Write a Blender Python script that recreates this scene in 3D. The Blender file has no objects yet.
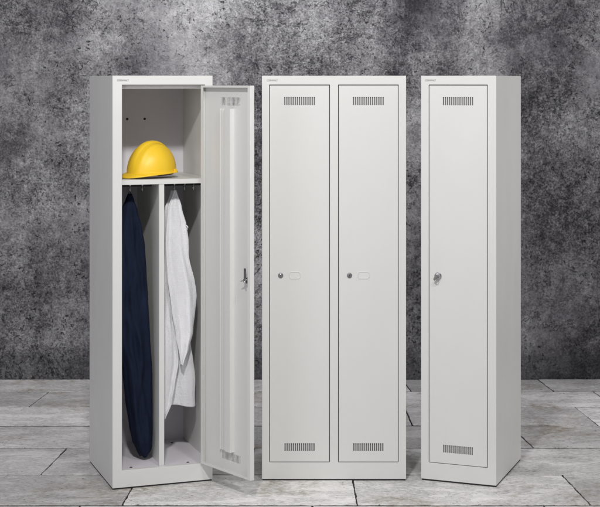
import bpy, bmesh, math, random
from mathutils import Vector, Matrix, noise
random.seed(7)
S = bpy.context.scene
COL = S.collection
PI = math.pi

# ------------------------------------------------------------------ helpers
def link(name, me, mat=None, parent=None, smooth=False):
    me.name = name
    o = bpy.data.objects.new(name, me)
    COL.objects.link(o)
    if mat and not me.materials: me.materials.append(mat)
    if parent: o.parent = parent
    if smooth:
        for p in me.polygons: p.use_smooth = True
    return o

def from_bm(name, bm, mat, parent=None, smooth=False, bevel=0, seg=2, solid=0, offset=-1, weld=True, recalc=True):
    if weld: bmesh.ops.remove_doubles(bm, verts=bm.verts, dist=1e-5)
    if recalc: bmesh.ops.recalc_face_normals(bm, faces=bm.faces)
    me = bpy.data.meshes.new(name); bm.to_mesh(me); bm.free()
    o = link(name, me, mat, parent, smooth)
    if bevel:
        m = o.modifiers.new('Bevel', 'BEVEL'); m.width = bevel; m.segments = seg
        m.limit_method = 'ANGLE'; m.angle_limit = math.radians(35); m.use_clamp_overlap = False
        m.harden_normals = False
    if solid:
        m = o.modifiers.new('Solidify', 'SOLIDIFY'); m.thickness = solid; m.offset = offset
    return o

def box(bm, x0, x1, y0, y1, z0, z1):
    v = [bm.verts.new(p) for p in ((x0,y0,z0),(x1,y0,z0),(x1,y1,z0),(x0,y1,z0),(x0,y0,z1),(x1,y0,z1),(x1,y1,z1),(x0,y1,z1))]
    for f in ((0,3,2,1),(4,5,6,7),(0,1,5,4),(1,2,6,5),(2,3,7,6),(3,0,4,7)):
        bm.faces.new([v[i] for i in f])

def quad(bm, a, b, c, d):
    return bm.faces.new([bm.verts.new(p) for p in (a, b, c, d)])

def cyl(bm, c, r, h, axis='Y', seg=28, r2=None, cap=True):
    """cylinder from c along +axis for h"""
    r2 = r if r2 is None else r2
    def P(a, rr, t):
        u, v = rr*math.cos(a), rr*math.sin(a)
        if axis == 'Y': return (c[0]+u, c[1]+t, c[2]+v)
        if axis == 'Z': return (c[0]+u, c[1]+v, c[2]+t)
        return (c[0]+t, c[1]+u, c[2]+v)
    A = [bm.verts.new(P(2*PI*i/seg, r, 0)) for i in range(seg)]
    B = [bm.verts.new(P(2*PI*i/seg, r2, h)) for i in range(seg)]
    for i in range(seg):
        j = (i+1) % seg
        bm.faces.new((A[i], A[j], B[j], B[i]))
    if cap:
        bm.faces.new(A); bm.faces.new(B[::-1])

def tube(bm, pts, r, seg=10):
    pts = [Vector(p) for p in pts]
    rings = []
    for i, p in enumerate(pts):
        d = (pts[min(i+1, len(pts)-1)] - pts[max(i-1, 0)]).normalized()
        a = d.cross(Vector((0.3, 0.2, 1))).normalized() if abs(d.z) < .95 else d.cross(Vector((1, 0, 0))).normalized()
        b = d.cross(a)
        rings.append([bm.verts.new(p + r*(a*math.cos(2*PI*k/seg) + b*math.sin(2*PI*k/seg))) for k in range(seg)])
    for A, B in zip(rings, rings[1:]):
        for k in range(seg):
            bm.faces.new((A[k], A[(k+1) % seg], B[(k+1) % seg], B[k]))
    bm.faces.new(rings[0]); bm.faces.new(rings[-1][::-1])

def plate(bm, xs, zs, y, holes):
    """flat sheet in XZ at y on a grid, leaving out the cells inside holes (x0,x1,z0,z1)"""
    xs = sorted(set(round(x, 5) for x in xs)); zs = sorted(set(round(z, 5) for z in zs))
    vs = {}
    def V(i, j):
        if (i, j) not in vs: vs[(i, j)] = bm.verts.new((xs[i], y, zs[j]))
        return vs[(i, j)]
    for i in range(len(xs)-1):
        for j in range(len(zs)-1):
            cx, cz = (xs[i]+xs[i+1])/2, (zs[j]+zs[j+1])/2
            if any(h[0] < cx < h[1] and h[2] < cz < h[3] for h in holes): continue
            bm.faces.new((V(i, j), V(i+1, j), V(i+1, j+1), V(i, j+1)))

def interp(tab, z):
    tab = sorted(tab)
    if z <= tab[0][0]: return tab[0][1]
    for (a, va), (b, vb) in zip(tab, tab[1:]):
        if z <= b:
            t = (z-a)/(b-a); t = t*t*(3-2*t)*.5 + t*.5
            return va + (vb-va)*t
    return tab[-1][1]

def tag(o, label=None, cat=None, group=None, kind=None):
    if label: o['label'] = label
    if cat: o['category'] = cat
    if group: o['group'] = group
    if kind: o['kind'] = kind
    return o

# ------------------------------------------------------------------ materials
class NT:
    def __init__(s, name):
        s.m = bpy.data.materials.new(name); s.m.use_nodes = True
        s.t = s.m.node_tree; s.b = s.t.nodes['Principled BSDF']
    def n(s, kind, **kw):
        n = s.t.nodes.new(kind)
        for k, v in kw.items():
            if k.startswith('i_'):
                key = k[2:]; key = int(key) if key.isdigit() else key.replace('_', ' ')
                n.inputs[key].default_value = v
            else: setattr(n, k, v)
        return n
    def l(s, a, b): s.t.links.new(a, b)
    def coords(s, scale=(1,1,1), rot=(0,0,0), loc=(0,0,0)):
        c = s.n('ShaderNodeTexCoord'); m = s.n('ShaderNodeMapping')
        m.inputs['Scale'].default_value = scale; m.inputs['Rotation'].default_value = rot; m.inputs['Location'].default_value = loc
        s.l(c.outputs['Object'], m.inputs[0]); return m.outputs[0]
    def noise(s, vec, scale, detail=4, rough=.55, dist=0.):
        n = s.n('ShaderNodeTexNoise'); s.l(vec, n.inputs['Vector'])
        n.inputs['Scale'].default_value = scale; n.inputs['Detail'].default_value = detail
        n.inputs['Roughness'].default_value = rough; n.inputs['Distortion'].default_value = dist
        return n.outputs['Fac']
    def ramp(s, fac, stops, interp='LINEAR'):
        r = s.n('ShaderNodeValToRGB'); r.color_ramp.interpolation = interp
        e = r.color_ramp.elements
        while len(e) < len(stops): e.new(.5)
        for el, (p, c) in zip(e, stops):
            el.position = p
            el.color = (c, c, c, 1) if isinstance(c, (int, float)) else (*c, 1)
        s.l(fac, r.inputs[0]); return r.outputs[0]
    def math(s, op, a, b=None, clamp=False):
        n = s.n('ShaderNodeMath', operation=op); n.use_clamp = clamp
        for i, v in enumerate((a, b)):
            if v is None: continue
            if isinstance(v, (int, float)): n.inputs[i].default_value = v
            else: s.l(v, n.inputs[i])
        return n.outputs[0]
    def mix(s, fac, a, b, mode='MIX'):
        n = s.n('ShaderNodeMix', data_type='RGBA', blend_type=mode)
        for si, v in ((0, fac), (6, a), (7, b)):
            sock = n.inputs[si]
            if isinstance(v, (int, float)): sock.default_value = v if si == 0 else (v, v, v, 1)
            elif isinstance(v, tuple): sock.default_value = (*v, 1)
            else: s.l(v, sock)
        return n.outputs[2]
    def bump(s, h, strength, dist, prev=None):
        b = s.n('ShaderNodeBump'); b.inputs['Strength'].default_value = strength; b.inputs['Distance'].default_value = dist
        s.l(h, b.inputs['Height'])
        if prev: s.l(prev, b.inputs['Normal'])
        return b.outputs[0]
    def col(s, c):
        if isinstance(c, tuple): s.b.inputs['Base Color'].default_value = (*c, 1)
        else: s.l(c, s.b.inputs['Base Color'])

def mat_paint(name, c, rough=.42):
    n = NT(name); v = n.coords()
    big = n.noise(v, 2.3, 3, .5); fine = n.noise(v, 900, 2, .5); sm = n.noise(n.coords(scale=(1, 1, .4)), 7, 6, .62)
    n.col(n.mix(n.ramp(sm, [(.35, 0), (.75, .45)]), c, tuple(x*.93 for x in c)))
    n.l(n.ramp(sm, [(.3, rough-.09), (.7, rough+.12)]), n.b.inputs['Roughness'])
    b = n.bump(big, .25, .004); b = n.bump(fine, .12, .0004, b)
    n.l(b, n.b.inputs['Normal'])
    n.b.inputs['Specular IOR Level'].default_value = .35
    return n.m

def mat_plain(name, c, rough=.5, metal=0., bump=None):
    n = NT(name); v = n.coords()
    f = n.noise(v, 60, 3)
    n.col(n.mix(f, c, tuple(x*.85 for x in c)))
    n.b.inputs['Roughness'].default_value = rough; n.b.inputs['Metallic'].default_value = metal
    if bump: n.l(n.bump(n.noise(v, bump[0], 3), bump[1], .001), n.b.inputs['Normal'])
    return n.m

def mat_concrete():
    n = NT('rough_concrete'); v = n.coords(); vs = n.coords(scale=(1, 1, .17), loc=(3.1, 0, 1.7))
    wn = n.n('ShaderNodeTexNoise'); wn.inputs['Scale'].default_value = 17; wn.inputs['Detail'].default_value = 5; n.l(v, wn.inputs['Vector'])
    wsub = n.n('ShaderNodeVectorMath', operation='SUBTRACT'); n.l(wn.outputs['Color'], wsub.inputs[0]); wsub.inputs[1].default_value = (.5, .5, .5)
    wsc = n.n('ShaderNodeVectorMath', operation='SCALE'); n.l(wsub.outputs[0], wsc.inputs[0]); wsc.inputs['Scale'].default_value = .085
    wad = n.n('ShaderNodeVectorMath', operation='ADD'); n.l(v, wad.inputs[0]); n.l(wsc.outputs[0], wad.inputs[1]); wv = wad.outputs[0]
    huge = n.noise(n.coords(loc=(5.3, 0, 2.2)), .8, 3, .5); mid = n.noise(v, 3.4, 7, .66, .4); streak = n.noise(vs, 2.8, 6, .62, .3)
    grit = n.noise(v, 19, 9, .8, .15); fine = n.noise(v, 85, 7, .85); crumb = n.noise(wv, 42, 4, .7)
    def c0(x, k): return n.math('MULTIPLY', n.math('SUBTRACT', x, .5), k)
    amp = n.ramp(n.noise(n.coords(loc=(4, 1, 8)), 1.7, 4, .6), [(.36, .42), (.58, 1.15)])
    t = n.math('ADD', c0(huge, .80), c0(mid, .62)); t = n.math('ADD', t, c0(streak, .60))
    t = n.math('ADD', t, n.math('MULTIPLY', amp, c0(grit, .78))); t = n.math('ADD', t, n.math('MULTIPLY', amp, c0(fine, 1.3))); t = n.math('ADD', t, .5)
    base = n.ramp(t, [(.24, (.040, .037, .043)), (.40, (.16, .155, .163)), (.50, (.28, .275, .283)), (.62, (.44, .435, .44)), (.80, (.78, .775, .78))])
    # eroded hollows: irregular clusters rather than dots
    clus = n.ramp(n.math('ADD', n.math('MULTIPLY', n.noise(vs, 2.3, 5, .65), .55), n.math('MULTIPLY', n.noise(v, 7, 4, .65), .45)), [(.44, 0), (.56, 1)])
    hol = n.ramp(crumb, [(.35, 1), (.41, 0)])
    hol2 = n.ramp(n.noise(wv, 12, 5, .7), [(.27, 1), (.35, 0)])
    pits = n.math('MAXIMUM', n.math('MULTIPLY', hol, clus), hol2)
    vor = n.n('ShaderNodeTexVoronoi'); vor.inputs['Scale'].default_value = 34; n.l(wv, vor.inputs['Vector'])
    p2 = n.math('MULTIPLY', n.ramp(vor.outputs['Distance'], [(.10, 1), (.28, 0)]), n.ramp(n.noise(v, 5.3, 5, .7), [(.50, 0), (.62, .9)]))
    pits = n.math('MAXIMUM', pits, p2)
    cw = n.noise(v, 1.3, 8, .7, .5)
    crack = n.math('MULTIPLY', n.ramp(n.math('ABSOLUTE', n.math('SUBTRACT', cw, .54)), [(.0, .85), (.005, 0)]), n.ramp(n.noise(v, 2.2, 3), [(.5, 0), (.58, 1)]))
    c = n.mix(n.math('MULTIPLY', pits, .88), base, (.020, .019, .022))
    c = n.mix(crack, c, (.03, .03, .03))
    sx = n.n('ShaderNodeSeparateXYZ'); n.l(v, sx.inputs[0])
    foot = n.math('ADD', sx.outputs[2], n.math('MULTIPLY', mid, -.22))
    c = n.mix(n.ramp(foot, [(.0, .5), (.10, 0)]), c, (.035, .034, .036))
    n.col(c)
    n.b.inputs['Roughness'].default_value = .8; n.b.inputs['Specular IOR Level'].default_value = .3
    h = n.math('ADD', n.math('MULTIPLY', grit, .9), n.math('MULTIPLY', fine, .5))
    h = n.math('SUBTRACT', h, n.math('MULTIPLY', pits, .9))
    h = n.math('SUBTRACT', h, n.math('MULTIPLY', crack, .6))
    b = n.bump(mid, .6, .05); b = n.bump(n.math('MULTIPLY', h, amp), 1., .022, b)
    n.l(b, n.b.inputs['Normal'])
    return n.m

def mat_stone():
    n = NT('weathered_stone'); v = n.coords()
    at = n.n('ShaderNodeAttribute', attribute_name='slab'); rnd = at.outputs['Fac']
    off = n.n('ShaderNodeCombineXYZ'); n.l(n.math('MULTIPLY', rnd, 37), off.inputs[0]); n.l(n.math('MULTIPLY', rnd, 91), off.inputs[1])
    add = n.n('ShaderNodeVectorMath', operation='ADD'); n.l(v, add.inputs[0]); n.l(off.outputs[0], add.inputs[1])
    mp = n.n('ShaderNodeMapping'); mp.inputs['Scale'].default_value = (1, 2.3, 1); mp.inputs['Rotation'].default_value = (0, 0, .05)
    n.l(add.outputs[0], mp.inputs[0])
    vein = n.noise(mp.outputs[0], 3.6, 9, .7, .5); blot = n.noise(add.outputs[0], 2.4, 5, .6); grit = n.noise(mp.outputs[0], 40, 6, .7); fine = n.noise(v, 160, 3, .6)
    t = n.math('ADD', n.math('MULTIPLY', vein, .38), n.math('MULTIPLY', blot, .2)); t = n.math('ADD', t, n.math('MULTIPLY', grit, .42))
    base = n.ramp(t, [(.36, (.22, .215, .205)), (.44, (.50, .495, .48)), (.53, (.72, .712, .69)), (.62, (.86, .855, .84))])
    tint = n.ramp(rnd, [(0, .72), (1, 1.12)])
    base = n.mix(1, base, tint, 'MULTIPLY')
    line = n.ramp(n.math('ABSOLUTE', n.math('SUBTRACT', vein, .5)), [(0, .5), (.012, 0)])
    base = n.mix(line, base, (.12, .115, .11))
    stain = n.math('MULTIPLY', n.ramp(n.noise(v, 1.9, 5, .7, .5), [(.53, 0), (.66, .85)]), n.ramp(n.noise(v, 30, 4, .7), [(.4, .2), (.6, 1)]))
    base = n.mix(stain, base, (.24, .19, .125))
    pit = n.math('MULTIPLY', n.ramp(n.noise(v, 55, 2, .5), [(.66, 0), (.72, .8)]), n.ramp(n.noise(v, 3.1, 2), [(.4, 0), (.6, 1)]))
    base = n.mix(pit, base, (.06, .058, .055))
    n.col(base)
    n.l(n.ramp(vein, [(.3, .55), (.7, .78)]), n.b.inputs['Roughness'])
    n.b.inputs['Specular IOR Level'].default_value = .3
    b = n.bump(vein, .35, .008); b = n.bump(n.math('SUBTRACT', grit, pit), .5, .003, b)
    n.l(b, n.b.inputs['Normal'])
    return n.m

def mat_cloth(name, c, weave, strength, sheen=.3, dark=.7):
    n = NT(name); v = n.coords()
    w1 = n.n('ShaderNodeTexWave', wave_type='BANDS', bands_direction='X', i_Scale=weave, i_Distortion=.6); n.l(v, w1.inputs['Vector'])
    w2 = n.n('ShaderNodeTexWave', wave_type='BANDS', bands_direction='Z', i_Scale=weave, i_Distortion=.6); n.l(v, w2.inputs['Vector'])
    h = n.math('ADD', n.math('MULTIPLY', w1.outputs['Fac'], w2.outputs['Fac']), n.math('MULTIPLY', n.noise(v, 300, 3, .6), .8))
    n.col(n.mix(n.ramp(n.noise(v, 9, 5, .6), [(.3, 0), (.7, 1)]), tuple(x*dark for x in c), c))
    n.b.inputs['Roughness'].default_value = .9; n.b.inputs['Specular IOR Level'].default_value = .15
    n.b.inputs['Sheen Weight'].default_value = sheen
    cr = n.bump(n.noise(n.coords(scale=(1, 1, .35)), 12, 5, .6, .5), .9, .014)
    n.l(n.bump(h, strength, .0012, cr), n.b.inputs['Normal'])
    return n.m

M_PAINT = mat_paint('grey_powder_coat', (.70, .704, .678))
M_PAINT_AMBIENT = mat_paint('grey_powder_coat_ambient_tint', (.75, .725, .765), .5)  # same coat, with the purplish interior light put into its colour
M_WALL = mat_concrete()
M_STONE = mat_stone()
M_JOINT = mat_plain('dark_joint_filler', (.022, .021, .02), .95, bump=(120, .6))
M_CHROME = mat_plain('chrome', (.72, .72, .73), .16, 1.)
M_STEEL = mat_plain('dull_steel', (.34, .34, .34), .35, 1.)
M_SLOT_GREY = mat_plain('slot_backing_grey', (.22, .215, .215), .6)  # grey tone for the plates added behind the vent slots
M_BLACK = mat_plain('black_plastic', (.012, .012, .013), .45)
M_GAP_SHADE = mat_plain('gap_shade', (.02, .02, .021), .8)  # shade under the lockers, as a dark colour
M_HOLE = mat_plain('dark_hole', (.045, .043, .045), .9)
M_INK = mat_plain('grey_ink', (.09, .09, .09), .6)
M_NAVY = mat_cloth('navy_cotton', (.0135, .020, .045), 260, .15, .0)
M_TOWEL = mat_cloth('white_terry', (.92, .92, .94), 70, .8, .5, .95)
M_HARNESS = mat_plain('brown_leatherette', (.10, .035, .02), .6)
def mat_helmet():
    n = NT('yellow_plastic'); v = n.coords()
    f = n.noise(v, 8, 4)
    n.col(n.mix(f, (.92, .61, .03), (.88, .56, .022)))
    n.l(n.ramp(n.noise(v, 25, 5, .65), [(.3, .36), (.7, .5)]), n.b.inputs['Roughness'])
    n.b.inputs['Subsurface Weight'].default_value = .06; n.b.inputs['Subsurface Radius'].default_value = (.01, .006, .001)
    n.l(n.bump(n.noise(v, 260, 2), .08, .0006), n.b.inputs['Normal'])
    return n.m
M_YEL = mat_helmet()

# ------------------------------------------------------------------ setting
WALL_Y = 8.797
bm = bmesh.new(); quad(bm, (-6.5, WALL_Y, -.1), (6.5, WALL_Y, -.1), (6.5, WALL_Y, 4.6), (-6.5, WALL_Y, 4.6))
bmesh.ops.recalc_face_normals(bm, faces=bm.faces)
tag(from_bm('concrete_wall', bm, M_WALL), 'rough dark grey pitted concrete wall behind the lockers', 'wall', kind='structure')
bm = bmesh.new(); quad(bm, (-6.5, -1, -.0034), (6.5, -1, -.0034), (6.5, WALL_Y, -.0034), (-6.5, WALL_Y, -.0034))
tag(from_bm('floor_joints', bm, M_JOINT), 'dark joints between the floor slabs', 'floor', kind='structure')

rows = [(8.446, 8.795, [(.636, .611), (1.454, 1.417), (-.31, -.30), (-1.2, -1.18)]),
        (8.051, 8.446, [(-1.479, -1.437), (-.52, -.51), (.47, .46), (1.72, 1.68)]),
        (7.606, 8.051, [(1.539, 1.499), (.58, .57), (-.42, -.41), (-1.72, -1.69)]),
        (7.146, 7.606, [(1.131, 1.085), (.13, .12), (-.83, -.80), (-1.83, -1.80)]),
        (6.662, 7.146, [(-1.170, -1.129), (-.219, -.222), (.74, .73), (1.66, 1.62)]),
        (6.180, 6.662, [(-.746, -.722), (.241, .233), (1.218, 1.183), (-1.72, -1.69)])]
y = 6.18; k = 0
while y > -.6:
    h = .48 + .03*math.sin(k*2.1); o = (.37*k) % .97
    rows.append((y-h, y, [(o-1.9, o-1.9), (o-.93, o-.92), (o+.05, o+.05), (o+1.02, o+1.02)])); y -= h; k += 1
bm = bmesh.new(); lay = bm.verts.layers.float.new('slab')
g = .0034
for (y0, y1, js) in rows:
    js = sorted(js)
    while js[0][0] > -6: js.insert(0, (js[0][0]-.97-.05*random.random(),)*2)
    while js[-1][0] < 6: js.append((js[-1][0]+.97+.05*random.random(),)*2)
    for (a, b) in zip(js, js[1:]):
        r = random.random(); dz = random.uniform(-.0012, .0012)
        top = []
        N = 60
        def edge(p, q, n_):
            for i in range(n_):
                t = i/n_; P = (p[0]+(q[0]-p[0])*t, p[1]+(q[1]-p[1])*t)
                w = .0022*noise.noise(Vector((P[0]*9, P[1]*9, r*50))) + 0.0032*noise.noise(Vector((P[0]*38, P[1]*38, r*50)))
                top.append((P[0]+w, P[1]+w))
        gy = .0105
        c0, c1, c2, c3 = (a[0]+g, y0+gy*.6), (b[0]-g, y0+gy*.6), (b[1]-g, y1-gy), (a[1]+g, y1-gy)
        edge(c0, c1, N); edge(c1, c2, 30); edge(c2, c3, N); edge(c3, c0, 30)
        T = [bm.verts.new((p[0], p[1], dz)) for p in top]; B = [bm.verts.new((p[0], p[1], -.02)) for p in top]
        for v in T+B: v[lay] = r
        bm.faces.new(T)
        for i in range(len(T)):
            j = (i+1) % len(T); bm.faces.new((T[j], T[i], B[i], B[j]))
fl = from_bm('floor', bm, M_STONE, bevel=.0025, seg=2, weld=False)
tag(fl, 'pale weathered stone slab floor laid in rows with dark joints', 'floor', kind='structure')

# ------------------------------------------------------------------ lockers
H, D, TH = 1.80, .50, .0012

def front_frame(root, W, opens):
    bm = bmesh.new()
    xs = [0, W]; zs = [.0075, H]
    for o in opens: xs += [o[0], o[1]]; zs += [o[2], o[3]]
    plate(bm, xs, zs, 0, opens)
    r = .004
    for a, b in (((0, .0075), (0, H)), ((W, .0075), (W, H))):
        quad(bm, (a[0], 0, a[1]), (b[0], 0, b[1]), (b[0], r, b[1]), (a[0], r, a[1]))
    quad(bm, (0, 0, H), (W, 0, H), (W, r, H), (0, r, H))
    quad(bm, (0, 0, .0075), (W, 0, .0075), (W, r, .0075), (0, r, .0075))
    for (x0, x1, z0, z1) in opens:
        e = .024
        quad(bm, (x0, 0, z0), (x0, 0, z1), (x0, e, z1), (x0, e, z0))
        quad(bm, (x1, 0, z0), (x1, 0, z1), (x1, e, z1), (x1, e, z0))
        quad(bm, (x0, 0, z1), (x1, 0, z1), (x1, e, z1), (x0, e, z1))
        quad(bm, (x0, 0, z0), (x1, 0, z0), (x1, e, z0), (x0, e, z0))
    bmesh.ops.remove_doubles(bm, verts=bm.verts, dist=1e-5)
    bmesh.ops.recalc_face_normals(bm, faces=bm.faces)
    # make the front point toward -Y
    f = next(f for f in bm.faces if abs(f.normal.y) > .9 and f.calc_area() > 1e-4 and abs(f.calc_center_median().y) < 1e-6)
    if f.normal.y > 0:
        for f in bm.faces: f.normal_flip()
    return from_bm('front_frame', bm, M_PAINT, root, bevel=.0016, seg=3, solid=.0008, offset=-1, recalc=False)

def carcass(root, W, back_mat=None):
    bm = bmesh.new(); box(bm, .0004, .0016, .0038, D, .0075, H-.0004); from_bm('side_panel', bm, M_PAINT, root, bevel=.0004, seg=1)
    bm = bmesh.new(); box(bm, W-.0016, W-.0004, .0038, D, .0075, H-.0004); from_bm('side_panel', bm, M_PAINT, root, bevel=.0004, seg=1)
    bm = bmesh.new(); box(bm, .0018, W-.0018, .0038, D-.001, H-.0016, H-.0004); from_bm('top_panel', bm, M_PAINT, root)
    bm = bmesh.new(); box(bm, .0018, W-.0018, D-.004, D-.002, .008, H-.003); from_bm('back_panel', bm, M_PAINT_AMBIENT, root)
    bm = bmesh.new(); box(bm, .0018, W-.0018, .024, D-.005, .0762, .0776); from_bm('base_panel', bm, M_PAINT_AMBIENT, root)
    bm = bmesh.new(); box(bm, .003, W-.003, .003, D-.003, 0, .0078); from_bm('base_shadow_strip', bm, M_GAP_SHADE, root)  # dark strip standing in for the shadow line under the locker

def door_panel(w, h, vents, name, parent, lip=.017, lipt=.011):
    """folded sheet-steel door: hinge side at x=0, opens over -x.  Local x from 0 to -w, front at y=0, inside +y."""
    bm = bmesh.new()
    xs = [-w, 0]; zs = [0, h]; holes = []
    for (cx, cz, vw, vh, n) in vents:
        p = vw/(n-.42); sw = p*.58
        zs += [cz-vh/2, cz+vh/2]
        for i in range(n):
            a = cx-vw/2+i*p; xs += [a, a+sw]; holes.append((a, a+sw, cz-vh/2, cz+vh/2))
    plate(bm, xs, zs, 0, holes)
    d = .021
    for x in (-w, 0):
        quad(bm, (x, 0, 0), (x, 0, h), (x, d, h), (x, d, 0))
    for z in (0, h):
        quad(bm, (-w, 0, z), (0, 0, z), (0, d, z), (-w, d, z))
    # inner lips
    quad(bm, (-w, d, 0), (-w, d, h), (-w+lip, d, h-lipt), (-w+lip, d, lipt))
    quad(bm, (0, d, 0), (0, d, h), (-lip, d, h-lipt), (-lip, d, lipt))
    quad(bm, (-w, d, h), (0, d, h), (-lip, d, h-lipt), (-w+lip, d, h-lipt))
    quad(bm, (-w, d, 0), (0, d, 0), (-lip, d, lipt), (-w+lip, d, lipt))
    bmesh.ops.remove_doubles(bm, verts=bm.verts, dist=1e-5)
    bmesh.ops.recalc_face_normals(bm, faces=bm.faces)
    f = max((f for f in bm.faces if abs(f.calc_center_median().y) < 1e-6), key=lambda f: f.calc_area())
    if f.normal.y > 0:
        for f in bm.faces: f.normal_flip()
    return from_bm(name, bm, M_PAINT, parent, bevel=.0014, seg=3, solid=.001, offset=-1, recalc=False)

def cylinder_lock(parent, x, z):
    bm = bmesh.new()
    cyl(bm, (x, -.0045, z), .0105, .0045, r2=.012)
    lk = from_bm('cylinder_lock', bm, M_STEEL, parent, bevel=.0008, seg=2)
    bm = bmesh.new(); cyl(bm, (x, -.0066, z), .0072, .002); from_bm('lock_barrel', bm, M_CHROME, lk, bevel=.0005)
    bm = bmesh.new(); box(bm, x-.001, x+.001, -.0071, -.0067, z-.0052, z+.0052); from_bm('keyhole', bm, M_HOLE, lk)
    bm = bmesh.new(); box(bm, x-.003, x+.003, -.0071, -.0069, z+.0005, z+.0016)
    return lk

def pull_recess(parent, x0, x1, z0, z1):
    """shallow oblong pressing with tapered ends"""
    bm = bmesh.new(); cx, cz = (x0+x1)/2, (z0+z1)/2; hw, hh = (x1-x0)/2, (z1-z0)/2
    def ring(s, y):
        out = []
        for (ux, uz) in ((-1, -.35), (-.8, -1), (.72, -1), (1, -.45), (1, .45), (.72, 1), (-.8, 1), (-1, .35)):
            out.append(bm.verts.new((cx+ux*(hw-s), y, cz+uz*(hh-s))))
        return out
    rs = [ring(0, -.0002), ring(.0012, -.0022), ring(.0030, -.0022), ring(.0046, -.0003), ring(.008, -.0003)]
    for A, B in zip(rs, rs[1:]):
        for i in range(8): bm.faces.new((A[i], A[(i+1) % 8], B[(i+1) % 8], B[i]))
    bm.faces.new(rs[-1])
    return from_bm('pull_recess', bm, M_PAINT, parent, bevel=.0004)

def lettering(parent, x, z, width):
    cu = bpy.data.curves.new('brand_lettering', 'FONT'); cu.body = 'CORNWALT'; cu.size = .0115; cu.extrude = .0001
    cu.space_character = 1.05
    o = bpy.data.objects.new('tmp', cu); COL.objects.link(o)
    bpy.context.view_layer.update()
    me = bpy.data.meshes.new_from_object(o); bpy.data.objects.remove(o)
    w = max(v.co.x for v in me.vertices)
    for v in me.vertices:
        v.co = Vector((x+v.co.x*width/w, -.0004-v.co.z, z+v.co.y))
    return link('lettering', me, M_INK, parent)

def locker(name, loc, rz, label):
    r = bpy.data.objects.new(name, None); COL.objects.link(r)
    r.location = (*loc, 0); r.rotation_euler = (0, 0, rz)
    return tag(r, label, 'locker')

Z0, Z1 = .081, 1.760
G = .0032
def closed_door(root, x0, x1):
    w = x1-x0-2*G
    piv = bpy.data.objects.new('x', None)
    h = Z1-Z0-2*G
    vx = -w/2
    d = door_panel(w, h, [(vx, 1.6875-Z0-G, .137, .036, 15), (vx, .149-Z0-G, .134, .034, 15)], 'door', root)
    d.location = (x1-G, .0008, Z0+G)
    for zz in (1.6875-Z0-G, .149-Z0-G):
        bm = bmesh.new(); box(bm, vx-.082, vx+.082, .0075, .0085, zz-.028, zz+.028); from_bm('added_slot_backing', bm, M_SLOT_GREY, d)  # added plate, so the slots read grey instead of black
    bpy.data.objects.remove(piv)
    return d, w

# centre double locker
rc = locker('double_locker', (-.169, 6.5593), 0, 'light grey double locker with two closed narrow doors in the middle, facing straight ahead')
WC = .6404
front_frame(rc, WC, [(.032, .302, Z0, Z1), (.3385, .6075, Z0, Z1)])
carcass(rc, WC)
lettering(rc, .0215, 1.7755, .048)
for (x0, x1, lx, ra, rb) in ((.032, .302, .083, .120, .173), (.3385, .6075, .389, .425, .480)):
    d, w = closed_door(rc, x0, x1)
    o = x1-G
    cylinder_lock(d, lx-o, .912-Z0-G)
    pull_recess(d, ra-o, rb-o, .896-Z0-G, .930-Z0-G)
bm = bmesh.new(); box(bm, .319, .3205, .03, D-.006, .078, H-.003); from_bm('partition', bm, M_PAINT_AMBIENT, rc)

# right single locker
rr = locker('single_locker', (.5395, 6.5702), -.3638, 'narrow light grey locker on the right with one closed door and chrome twist lock')
WR = .3408
front_frame(rr, WR, [(.035, .302, Z0, Z1)])
carcass(rr, WR)
lettering(rr, .018, 1.7755, .050)
d, w = closed_door(rr, .035, .302)
o = .302-G; lx, lz = .078-o, .911-Z0-G
bm = bmesh.new(); cyl(bm, (lx, -.004, lz), .0165, .004, r2=.0175); lk = from_bm('twist_lock', bm, M_CHROME, d, bevel=.001)
bm = bmesh.new(); cyl(bm, (lx, -.016, lz), .0115, .012, r2=.013)
from_bm('lock_barrel', bm, M_CHROME, lk, bevel=.0015, seg=3)
bm = bmesh.new(); box(bm, lx-.0045, lx+.0045, -.030, -.016, lz-.019, lz+.013)
kn = from_bm('turn_handle', bm, M_STEEL, lk, bevel=.003, seg=3)
kn.matrix_local = Matrix.Translation((lx, 0, lz)) @ Matrix.Rotation(.75, 4, 'Y') @ Matrix.Translation((-lx, 0, -lz))
bm = bmesh.new(); tube(bm, [(lx+.009*math.sin(a)-.004, -.024, lz-.010-.009*math.cos(a)) for a in [i*PI/8 for i in range(17)]], .0022); from_bm('padlock_eye', bm, M_CHROME, lk, smooth=True)

# left open locker
WL = .4511
XL0, XL1 = .042, .4175
rl = locker('open_locker', (-.8143, 6.406), .3408, 'light grey locker on the left with its door swung open and shelf inside')
front_frame(rl, WL, [(XL0, XL1, Z0, Z1)])
carcass(rl, WL)
lettering(rl, .020, 1.7755, .052)
# door stop lip across the top of the opening
bm = bmesh.new(); box(bm, XL0+.001, XL1-.001, .0245, .0258, Z1-.016, Z1-.001); from_bm('stop_strip', bm, M_PAINT, rl)
# shelf: turned-down front edge
bm = bmesh.new(); box(bm, .003, WL-.003, .026, D-.006, 1.3415, 1.343); box(bm, .003, WL-.003, .0245, .0258, 1.322, 1.343)
from_bm('shelf', bm, M_PAINT, rl, bevel=.0003, seg=1, weld=False)
# divider: sheet with boxed front edge
bm = bmesh.new(); box(bm, .2255, .2267, .046, D-.006, .078, 1.3405)
box(bm, .2145, .2375, .0265, .0455, .078, 1.3405)
from_bm('divider', bm, M_PAINT, rl, bevel=.0006, seg=2, weld=False)
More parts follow.
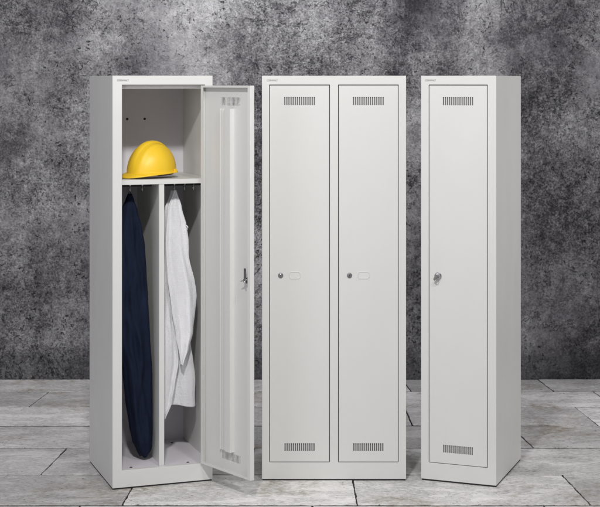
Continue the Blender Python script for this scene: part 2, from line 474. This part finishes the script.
# hook rails and hooks
for (a, b, hs) in ((.012, .212, (.070, .112, .168)), (.252, .446, (.316, .364, .406))):
    bm = bmesh.new(); box(bm, a, b, .150, .166, 1.304, 1.3408)
    rail = from_bm('hook_rail', bm, M_BLACK, rl, bevel=.001, weld=False)
    for h in hs:
        bm = bmesh.new()
        pts = [(h, .044, 1.312), (h, .044, 1.294)] + [(h, .0535+.0095*math.cos(PI+t), 1.2915+.0095*math.sin(PI+t)) for t in [i*PI/8 for i in range(9)]]
        pts += [(h, .063, 1.300)]
        pts = [(p[0], p[1]+.105, p[2]) for p in pts]
        tube(bm, pts, .0021, 8); from_bm('hook', bm, M_CHROME, rail, smooth=True)
        bm = bmesh.new(); cyl(bm, (h, .1498, 1.3125), .004, -.003, seg=14)
        from_bm('rivet', bm, M_CHROME, rail)
# floor bolts, wall holes
for (x, y_) in ((.094, .052), (.352, .052), (.275, .42), (.375, .42)):
    bm = bmesh.new(); cyl(bm, (x, y_, .0777), .0065, .0012, 'Z', 18); cyl(bm, (x, y_, .0789), .0035, .0015, 'Z', 6)
    from_bm('floor_bolt', bm, M_HOLE, rl, weld=False)
for x in (.178, .262):
    bm = bmesh.new(); cyl(bm, (x, D-.0052, 1.598), .0062, .0010, 'Y', 18); from_bm('wall_hole', bm, M_HOLE, rl)

# the open door
w = XL1-XL0-2*G; h = Z1-Z0-2*G
dl = door_panel(w, h, [(-w/2-.016, 1.6875-Z0-G, .137, .036, 15), (-w/2-.018, .149-Z0-G, .134, .034, 15)], 'door', rl, lip=.019, lipt=.009)
dl.location = (XL1-G, -.0015, Z0+G)
dl.rotation_euler = (0, 0, math.radians(108.9))
# stiffener: folded profile, x = distance from the hinge
prof = [(.122, .0016), (.1285, .0016), (.130, .013), (.135, .013), (.1365, .003), (.1425, .003), (.144, .013), (.149, .013), (.1505, .003), (.1565, .003), (.158, .013), (.163, .013), (.1645, .003), (.171, .003), (.173, .021), (.206, .021), (.208, .0016), (.216, .0016)]
bm = bmesh.new(); za, zb = .090, h-.100
prof = [(.128+(x-.124)*1.146, y_) for x, y_ in prof]
A = [bm.verts.new((-x, y_, za)) for x, y_ in prof]; B = [bm.verts.new((-x, y_, zb)) for x, y_ in prof]
for i in range(len(prof)-1): bm.faces.new((A[i], A[i+1], B[i+1], B[i]))
st = from_bm('stiffener', bm, M_PAINT, dl, bevel=.0006, seg=2, solid=.0008, offset=0)
# cam lock on the inside face
cx, cz = -.332, .925-Z0
bm = bmesh.new(); cyl(bm, (cx, .002, cz), .0125, .016); cyl(bm, (cx, .018, cz), .0095, .008, seg=6)
lk = from_bm('cylinder_lock', bm, M_STEEL, dl, bevel=.0008, weld=False)
bm = bmesh.new(); box(bm, cx-.007, cx+.007, .0205, .0235, cz-.008, cz+.052); from_bm('lock_cam', bm, M_STEEL, lk, bevel=.001)
bm = bmesh.new(); tube(bm, [(cx-.014, .03, cz-.008), (cx-.004, .028, cz), (cx+.010, .029, cz-.001), (cx+.017, .03, cz-.004)], .0026); from_bm('lock_spindle', bm, M_CHROME, lk, smooth=True)
bm = bmesh.new(); cyl(bm, (cx, -.005, cz), .0115, .005); from_bm('lock_face', bm, M_CHROME, lk, bevel=.0008)
for z in (.12, h/2, h-.12):
    bm = bmesh.new(); cyl(bm, (XL1-.0006, .004, Z0+z-.025), .0032, .05, 'Z', 14); from_bm('hinge', bm, M_STEEL, rl)

# ------------------------------------------------------------------ hard hat on the shelf
def in_locker(o, s, d_, z, rz=0):
    a = .3408
    o.location = (-.8143+s*math.cos(a)-d_*math.sin(a), 6.406+s*math.sin(a)+d_*math.cos(a), z)
    o.rotation_euler = (0, 0, a+rz)

hat = bpy.data.objects.new('hard_hat', None); COL.objects.link(hat)
tag(hat, 'shiny yellow hard hat resting on the upper shelf of the open locker', 'hard hat')
in_locker(hat, .217, .165, 1.3445)
# forward (peak) = local -x
def hat_pt(phi, t):
    """t 0 = crown, 1 = rim of the bowl; phi 0 = front"""
    c, s_ = math.cos(phi), math.sin(phi)
    e = .86
    prof_r = math.sin(t*PI/2)**.96; prof_h = math.cos(t*PI/2)**(.95+.22*max(0, c))
    a = .122 if c > 0 else .116
    x = -a*prof_r*c; y_ = .098*prof_r*s_
    zrim = .012
    z = zrim + (.131)*prof_h
    # rounded-square bowl and a slight rear shift of the crown
    z += 0
    # ridge along the crown
    lat = abs(y_)
    ridge = .0075*max(0, 1-(lat/.021)**2)**.6 if lat < .021 else 0
    fade = max(0., min(1., (1.0-t)/.28))
    z += ridge*fade
    # two side ribs
    for ly in (.045,):
        q = (lat-ly)/.009
        if abs(q) < 1: z += .0032*(1-q*q)*fade
    return Vector((x, y_, z))
bm = bmesh.new(); NP, NTt = 128, 40
rings = []
top = bm.verts.new(hat_pt(0, 0))
for j in range(1, NTt+1):
    rings.append([bm.verts.new(hat_pt(2*PI*i/NP, j/NTt)) for i in range(NP)])
# brim rings
def brim(phi, u):
    c, s_ = math.cos(phi), math.sin(phi)
    p = hat_pt(phi, 1.0)
    pk = max(0, c)**1.6
    ext = .007+.024*pk
    d_ = Vector((-c*1.05, s_*.9, 0)).normalized()
    q = p + d_*ext*u
    q.z = p.z - .004*u - .010*pk*u*u - .001
    q.z += .006*(abs(s_)**2)*pk
    return q
for u in (.12, .3, .5, .7, .85, 1.0):
    rings.append([bm.verts.new(brim(2*PI*i/NP, u)) for i in range(NP)])
last = [bm.verts.new(brim(2*PI*i/NP, 1.0)+Vector((0, 0, -.004))) for i in range(NP)]
rings.append(last)
for i in range(NP): bm.faces.new((top, rings[0][i], rings[0][(i+1) % NP]))
for A, B in zip(rings, rings[1:]):
    for i in range(NP): bm.faces.new((A[i], B[i], B[(i+1) % NP], A[(i+1) % NP]))
# tilt so that the nape lifts off the shelf and the peak rests on it
ROT = Matrix.Rotation(math.radians(7), 4, 'Y')
YAW = Matrix.Rotation(math.radians(24), 4, 'Z')
TIL = YAW @ Matrix.Rotation(math.radians(-2.6), 4, 'Y')
def settle(bm):
    bmesh.ops.transform(bm, matrix=TIL, verts=bm.verts)
settle(bm)
zmin = min(v.co.z for v in bm.verts)
LIFT = -zmin+.0006
bmesh.ops.translate(bm, vec=(0, 0, LIFT), verts=bm.verts)
sh = from_bm('shell', bm, M_YEL, hat, smooth=True, solid=.0024, offset=-1)
TT = Matrix.Translation((0, 0, LIFT)) @ TIL
# inner harness band
bm = bmesh.new(); A, B = [], []
for i in range(64):
    a = 2*PI*i/64
    A.append(bm.verts.new((-.102*math.cos(a), .087*math.sin(a), -.004 if math.cos(a) < .3 else .004)))
    B.append(bm.verts.new((-.098*math.cos(a), .084*math.sin(a), .034)))
for i in range(64): bm.faces.new((A[i], A[(i+1) % 64], B[(i+1) % 64], B[i]))
bmesh.ops.transform(bm, matrix=TT, verts=bm.verts)
from_bm('headband', bm, M_HARNESS, hat, smooth=True, solid=.002)
for sgn in (-1, 1):
    bm = bmesh.new(); box(bm, .052, .066, sgn*.0945-.005, sgn*.0945+.005, .004, .022)
    bmesh.ops.transform(bm, matrix=TT, verts=bm.verts); from_bm('accessory_slot', bm, M_YEL, hat, bevel=.002, seg=3)

# ------------------------------------------------------------------ clothes (local: s across, d deep, z up, locker space)
def garment(name, mat, label, cat, group=None):
    o = bpy.data.objects.new(name, None); COL.objects.link(o); in_locker(o, 0, 0, 0); tag(o, label, cat, group); return o

# navy jacket hanging as a long closed bundle
RIGHT = [(1.272, .124), (1.25, .132), (1.20, .148), (1.12, .168), (1.04, .182), (.92, .190), (.80, .197), (.62, .206), (.45, .214), (.34, .2165), (.22, .2175), (.15, .217), (.118, .211), (.096, .198)]
LEFT = [(1.272, .106), (1.25, .096), (1.20, .075), (1.12, .052), (1.04, .040), (.80, .036), (.60, .052), (.484, .082), (.36, .092), (.236, .110), (.17, .124), (.12, .146), (.096, .160)]
bm = bmesh.new(); rings = []; NA = 96; NZ = 150
for j in range(NZ+1):
    z = 1.272 - (1.272-.096)*j/NZ
    l, r = interp(LEFT, z), interp(RIGHT, z)
    a = (r-l)/2; cx = (r+l)/2
    b = min(.058, .010+.5*(1.29-z)+0) if z > 1.1 else .058
    b = min(b, a*1.1+.004)
    ring = []
    q = min(1, (1.285-z)/.12)*min(1, (z-.09)/.08)
    for i in range(NA):
        t = 2*PI*i/NA
        f = .16*math.sin(3*t+1.3*math.sin(z*2.2)+.8) + .06*math.sin(7*t-z*2.6)
        f += .34*noise.noise(Vector((math.cos(t)*2, math.sin(t)*2, z*5))) + .16*noise.noise(Vector((math.cos(t)*4+z*3, math.sin(t)*4, z*9)))
        m = 1+f*q*.75
        wob = .35+.65*abs(math.sin(t))     # keep the outline where the table puts it, fold the broad face
        x = cx + a*math.cos(t)*(1+.06*f*q); y_ = .165 - b*math.sin(t)*(1+1.1*f*q*wob)
        # one long diagonal crease
        y_ += (.012*math.exp(-((x-cx)+.10*(z-.62))**2/.00016) + .009*math.exp(-((x-cx)-.16*(z-.88)+.01)**2/.00010)*math.exp(-((z-.88)/.2)**2) + .010*math.exp(-((x-cx)-.22*(z-.36))**2/.00014)*math.exp(-((z-.36)/.18)**2))*q*(1 if math.sin(t) > 0 else 0)
        ring.append(bm.verts.new((x, y_, z + .006*math.sin(3*t)*(1-min(1, (z-.09)/.05)))))
    rings.append(ring)
for A, B in zip(rings, rings[1:]):
    for i in range(NA): bm.faces.new((A[i], A[(i+1) % NA], B[(i+1) % NA], B[i]))
bm.faces.new(rings[0]); bm.faces.new(rings[-1][::-1])
jk = from_bm('work_jacket', bm, M_NAVY, None, smooth=True)
tag(jk, 'dark navy work garment hanging from a hook in the left half of the open locker', 'clothing')
in_locker(jk, 0, 0, 0)
bm = bmesh.new(); tube(bm, [(.108, .160, 1.268), (.109, .158, 1.280), (.112, .1575, 1.2865), (.115, .158, 1.280), (.119, .160, 1.268)], .0016, 8)
from_bm('hanging_loop', bm, M_NAVY, jk, smooth=True)

# white towel: three overlapping draped layers
def layer(bm, Lt, Rt, zt, zb_fn, dep, amp, k, ph, nu=60, nv=150, yscale=.35, tilt=0):
    g_ = []
    for j in range(nv+1):
        v = j/nv; row = []
        for i in range(nu+1):
            u = i/nu
            zb = zb_fn(u); z = zt + (zb-zt)*v
            l, r = interp(Lt, z), interp(Rt, z)
            q = min(1, (zt-z)/.22)**.8
            x = l+(r-l)*u
            wv = .8*math.sin(.62*k*u*2*PI+ph+1.0*math.sin(z*2.0+ph)) + .16*math.sin(2.1*k*u*2*PI+z*2.7+ph)
            wv += 1.5*noise.noise(Vector((u*3.2, z*3.1, ph*7)))
            y_ = dep + tilt*(u-.5) - amp*q*wv
            y_ = dep*(1-min(1, (zt-z)/.05)) *.25 + y_*(1-.25*(1-min(1, (zt-z)/.05))) if zt-z < .05 else y_
            x += .004*q*math.sin(z*23+ph*3+u*2)*u
            row.append(bm.verts.new((x, y_, z)))
        g_.append(row)
    for A, B in zip(g_, g_[1:]):
        for i in range(nu): bm.faces.new((A[i], A[i+1], B[i+1], B[i]))
bm = bmesh.new()
# back layer with the low straight hem
layer(bm, [(1.28, .308), (1.2, .285), (1.0, .262), (.8, .252), (.3, .262)],
      [(1.28, .318), (1.2, .338), (1.05, .362), (.8, .392), (.65, .402), (.50, .413), (.394, .422), (.30, .427)],
      1.283, lambda u: .300+.006*math.sin(u*5), .186, .010, 2.1, .6)
# left layer, falls lowest behind the divider edge
layer(bm, [(1.28, .306), (1.2, .272), (1.0, .247), (.2, .244)],
      [(1.28, .316), (1.2, .318), (1.0, .322), (.7, .330), (.50, .333), (.40, .322), (.33, .305), (.25, .268), (.2, .255)],
      1.284, lambda u: .215+.04*u, .158, .009, 1.3, 2.1)
# front layer folded to a corner
layer(bm, [(1.285, .309), (1.2, .280), (1.05, .272), (.9, .280), (.75, .298), (.62, .320), (.54, .336), (.498, .343)],
      [(1.285, .320), (1.215, .345), (1.124, .364), (1.01, .379), (.873, .405), (.804, .412), (.72, .410), (.646, .401), (.57, .376), (.498, .349)],
      1.286, lambda u: .498, .132, .011, 1.6, 4.0)
tw = from_bm('bath_towel', bm, M_TOWEL, None, smooth=True, solid=.003, offset=0, weld=False)
tag(tw, 'white terry towel hanging in folds in the right half of the open locker', 'towel')
in_locker(tw, 0, 0, 0)
m = tw.modifiers.new('Subsurf', 'SUBSURF'); m.levels = 0; m.render_levels = 1
bm = bmesh.new(); tube(bm, [(.311, .157, 1.278), (.313, .158, 1.284), (.316, .1575, 1.2865), (.319, .158, 1.284), (.321, .157, 1.278)], .0016, 8)
from_bm('hanging_loop', bm, M_TOWEL, tw, smooth=True)
bm = bmesh.new(); tube(bm, [(.360, .125, 1.126), (.367, .120, 1.124), (.371, .119, 1.117), (.368, .121, 1.110), (.363, .125, 1.106)], .0026, 8)
from_bm('fabric_loop', bm, M_TOWEL, tw, smooth=True)

# ------------------------------------------------------------------ lights
def area(name, loc, target, size, power, color, size_y=None):
    L = bpy.data.lights.new(name, 'AREA'); L.energy = power; L.color = color; L.size = size
    if size_y: L.shape = 'RECTANGLE'; L.size_y = size_y
    o = bpy.data.objects.new(name, L); COL.objects.link(o); o.location = loc
    o.rotation_euler = (Vector(target)-Vector(loc)).to_track_quat('-Z', 'Y').to_euler()
    return o
area('key_softbox', (-.42, 3.1, 3.75), (-.05, 6.9, 1.75), .22, 98, (1, .985, .965))
area('front_softbox', (.95, 3.5, 3.85), (.3, 6.9, 1.7), .40, 36, (1, .99, .98))
area('added_left_fill', (-2.7, 2.6, 2.0), (-.7, 6.7, 1.0), 1.6, 30, (.97, .96, 1))  # added fill, brightens the open locker's interior and left side
area('side_softbox', (4.3, 6.1, 2.7), (.8, 6.8, 1.2), .9, 10, (1, .985, .97)).data.spread = math.radians(80)
area('added_wall_fill', (.05, 7.75, 3.35), (.05, 8.797, 1.5), 1.1, 27, (.98, .98, 1), .3)  # added lamp above the frame, brightens the upper middle of the wall
W_ = bpy.data.worlds.new('World'); S.world = W_; W_.use_nodes = True
W_.node_tree.nodes['Background'].inputs[0].default_value = (.80, .78, .88, 1)
W_.node_tree.nodes['Background'].inputs[1].default_value = .36

# ------------------------------------------------------------------ camera
cam = bpy.data.cameras.new('camera'); co = bpy.data.objects.new('camera', cam); COL.objects.link(co)
co.location = (0, 0, 1.775); co.rotation_euler = (PI/2, 0, 0)
cam.sensor_fit = 'HORIZONTAL'; cam.sensor_width = 36; cam.lens = 88.5
cam.shift_y = -(253.5-81.4)/600; cam.clip_start = .05; cam.clip_end = 100
S.camera = co
S.render.resolution_x, S.render.resolution_y = 1024, 865
S.view_settings.view_transform = 'Standard'; S.view_settings.look = 'None'; S.view_settings.exposure = 0
S.render.engine = 'CYCLES'
